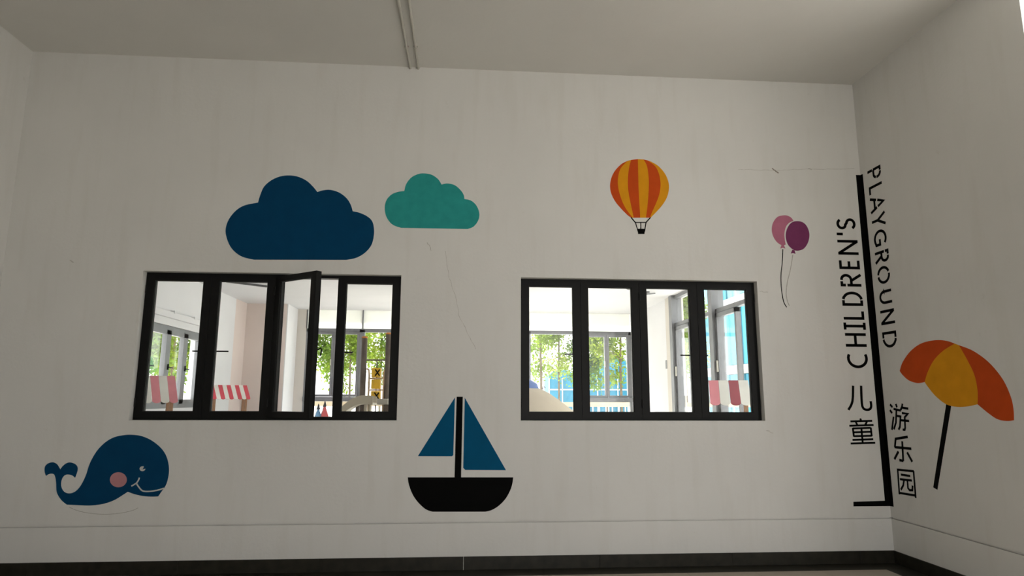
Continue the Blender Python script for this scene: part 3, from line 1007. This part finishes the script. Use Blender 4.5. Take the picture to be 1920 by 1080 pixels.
# beige mound with blue dome
BLUE = mat('blue_plastic', (.05, .13, .42), .45, .06, 7)
SAND = mat('sand_pad', (.56, .47, .34), .6, .05, 5)
md = empty('play_mound', (.70, 2.9, 0))
tag(md, 'big rounded beige play mound with a blue dome on top', 'play equipment')
prof = [(1.12, 0), (1.09, .45), (1.0, .80), (.87, 1.03), (.70, 1.20), (.55, 1.31), (.40, 1.415), (.30, 1.465), (.15, 1.49), (.01, 1.495)]
MB().lathe(prof, (0, 0, 0), 40).build('mound', SAND, md, True)
MB().lathe([(.25, 1.42), (.275, 1.47), (.25, 1.53), (.17, 1.58), (.08, 1.605), (.01, 1.61)], (0, 0, 0), 32).build('dome', BLUE, md, True)
MB().tube([(.33 + .02 * math.cos(t / 3 * math.pi), -.06, 1.475 + .02 * math.sin(t / 3 * math.pi)) for t in range(5)], .006, 8).build('eyelet', DARK, md, True)

# two little play tents
for px, m, lab in ((597.5, mat('tent_blue', (.22, .45, .75), .7, .06), 'pale blue pointed play tent below the far windows'), (609.5, mat('tent_red', (.62, .12, .13), .7, .06), 'red pointed play tent with a dark tip below far windows')):
    c = atY(px, 752 if px > 600 else 757, 6.4)
    t = empty('play_tent', (c.x, 6.4, 0), .4)
    tag(t, lab, 'play tent', 'pointed play tents')
    z = c.z
    MB().add([(-.36, -.36, 0), (.36, -.36, 0), (.36, .36, 0), (-.36, .36, 0), (0, 0, z - .05)], [(0, 1, 4), (1, 2, 4), (2, 3, 4), (3, 0, 4), (0, 3, 2, 1)]).build('cloth', m, t)
    MB().lathe([(.034, z - .10), (.012, z - .02), (.006, z)], (0, 0, 0), 10).build('tip', DARK, t)

# ------------------------------------------------------------------ outdoors
PAVE = mat('pale_paving', (.62, .60, .56), .8, .06, 2)
tag(MB().add([(-90, -90, -.21), (90, -90, -.21), (90, 90, -.21), (-90, 90, -.21)], [(0, 1, 2, 3)]).build('ground', PAVE), 'pale paved ground outside the building', 'ground', kind='structure')
LEAF = [mat('leaf_a', (.20, .30, .02), .6, .35, 3, trans=.45), mat('leaf_b', (.25, .33, .026), .6, .35, 3, trans=.45), mat('leaf_c', (.15, .26, .025), .6, .35, 3, trans=.45)]
BARK = mat('pale_bark', (.17, .13, .09), .8, .25, 20)


def make_tree(seed, h, rad, low, nl, lm):
    random.seed(seed)
    r = empty('young_tree')
    tr = MB()
    lean = random.uniform(-.12, .12)
    tr.tube([(0, 0, 0), (lean * .3, .02, h * .35), (lean, -.03, h * .7), (lean * 1.2, 0, h)], [.035, .03, .02, .008], 8)
    tips = []
    for k in range(26):
        z = random.uniform(low, h * .95)
        a = random.uniform(0, 6.28)
        l = rad * random.uniform(.45, 1) * (1 - .5 * (z / h) ** 3)
        p0 = Vector((lean * z / h, 0, z))
        p1 = p0 + Vector((math.cos(a) * l, math.sin(a) * l, random.uniform(.05, .45)))
        tr.tube([p0, (p0 + p1) / 2 + Vector((0, 0, .05)), p1], [.010, .007, .003], 5)
        tips.append((p0, p1))
    tr.build('trunk', BARK, r, True)
    lv = MB()
    for k in range(nl):
        p0, p1 = random.choice(tips)
        c = p0.lerp(p1, random.uniform(.3, 1.1)) + Vector((random.gauss(0, .12), random.gauss(0, .12), random.gauss(-.03, .13)))
        a = Vector((random.gauss(0, 1), random.gauss(0, 1), random.gauss(-.5, .7))).normalized()
        b = a.cross(Vector((random.gauss(0, 1), random.gauss(0, 1), random.gauss(0, 1)))).normalized()
        L, w = random.uniform(.07, .13), random.uniform(.018, .032)
        lv.add([c, c + a * L * .5 + b * w, c + a * L, c + a * L * .5 - b * w], [(0, 1, 2, 3)])
    me = lv.build('foliage', lm, r)
    return r


protos = [make_tree(11, 5.6, .75, 2.0, 5600, LEAF[0]), make_tree(12, 6.0, .85, 2.2, 5800, LEAF[1]), make_tree(13, 5.2, .7, 1.9, 5200, LEAF[2])]
used = [False] * 3


def put_tree(k, loc, rz, sc, label, group):
    src = protos[k]
    if not used[k]:
        used[k] = True
        o = src
    else:
        o = src.copy()
        COL.objects.link(o)
        for ch in src.children:
            c = ch.copy()
            COL.objects.link(c)
            c.parent = o
    o.location = loc
    o.rotation_euler.z = rz
    o.scale = (sc, sc, sc)
    tag(o, label, 'tree', group)


random.seed(5)
k = 0
for i in range(9):
    put_tree(i % 3, (2.0 + i * .52 + random.uniform(-.15, .15), 10.6 + random.uniform(-.5, 1.6), -.2), random.uniform(0, 6), random.uniform(.85, 1.1), 'slender leafy young tree outside, seen through right window', 'young trees behind right window')
for i in range(8):
    put_tree((i + 1) % 3, (-5.2 + i * .5 + random.uniform(-.15, .15), 10.4 + random.uniform(-.4, 1.6), -.2), random.uniform(0, 6), random.uniform(.85, 1.1), 'slender leafy young tree outside, seen behind the open sash', 'young trees behind left window')
for i in range(7):
    put_tree((i + 2) % 3, (-6.6 + random.uniform(-.7, .4), 5.4 + i * .75, -.2), random.uniform(0, 6), random.uniform(.85, 1.05), 'slender leafy young tree outside the playroom side windows', 'young trees beyond the side wall')

# pale railing outside the far glazing
rl = empty('railing', (1.5, 9.3, -.2))
tag(rl, 'pale railing with beige top rail outside the far glazing', 'railing')
RW = mat('railing_white', (.75, .76, .76), .5, .04, 8)
MB().box((-7, -.04, 1.36), (5.5, .04, 1.46)).build('top_rail', mat('railing_beige', (.62, .50, .36), .6, .08), rl)
MB().box((-7, -.02, .15), (5.5, .02, .20)).build('bottom_rail', RW, rl)
p0 = None
for i in range(84):
    if p0 is None:
        p0 = MB().box((-.012, -.012, .2), (.012, .012, 1.36)).build('baluster', RW, rl)
        p0.location = (-6.95, 0, 0)
    else:
        share(p0, 'baluster', rl, (-6.95 + i * .15, 0, 0))

# blue-netted building on the right
NET = mat('blue_netting', (.018, .23, .34), .7, .35, .7)
NET2 = mat('pale_blue_netting', (.10, .31, .36), .7, .3, .8)
CONC = mat('pale_concrete', (.40, .41, .40), .8, .08, 2)
bd = empty('netted_building', (12, 20, -.2))
tag(bd, 'tall building wrapped in blue construction netting', 'building')
MB().box((.3, -9, 0), (10, 6, 12)).build('core', CONC, bd)
for fl_ in range(4):
    z0 = fl_ * 3.0
    MB().box((-.12, -9, z0 + 2.62), (.3, 6, z0 + 3.0)).build('floor_band', CONC, bd)
    for k in range(10):
        y0 = -9 + k * 1.5
        MB().box((-.02 - .05 * ((k * 7 + fl_) % 3), y0 + .03, z0 + .02), (.2, y0 + 1.47, z0 + 2.6)).build('net_panel', NET2 if (k + 2 * fl_) % 5 == 0 or fl_ > 1 and k % 2 else NET, bd)
for k in range(11):
    MB().tube([(-.25, -9 + k * 1.5, 0), (-.25, -9 + k * 1.5, 12)], .035, 6).build('scaffold_pole', mat('scaffold', (.55, .6, .62), .5, .1), bd)

# blue hoarding and tent roofs further back
tp = mat('blue_tarpaulin', (.01, .17, .28), .6, .25, 1.2)
for i, (px, py, w, lab) in enumerate(((1114, 668, .84, 'blue tarpaulin shelter far outside, left of the casement mullion'), (1151, 668, .9, 'blue tarpaulin shelter far outside, right of the casement mullion'), (1050, 694, 1.2, 'faint blue tarpaulin shelter far outside behind the trees'))):
    c = atY(px, py, 24)
    t = empty('tarpaulin_shelter', (c.x, 24, -.2))
    tag(t, lab, 'shelter', 'blue shelters far outside')
    z = c.z + .2
    n = 12
    pr = [(math.cos(k * math.pi / n) * w / 2, math.sin(k * math.pi / n) * .4 + z - .4) for k in range(n + 1)]
    MB().prism([(x, -.6, q) for x, q in pr] + [(-w / 2, -.6, 0), (w / 2, -.6, 0)], (0, 1.6, 0)).build('tarpaulin', tp, t)
    for k in (.8, 1.9):
        MB().box((-w / 2, -.66, k), (w / 2, -.6, k + .05)).build('batten', RW, t)
    for sx in (-1, 0, 1):
        MB().box((sx * w / 2 * .97 - .02, -.66, 0), (sx * w / 2 * .97 + .02, -.6, z - .38)).build('pole', RW, t)
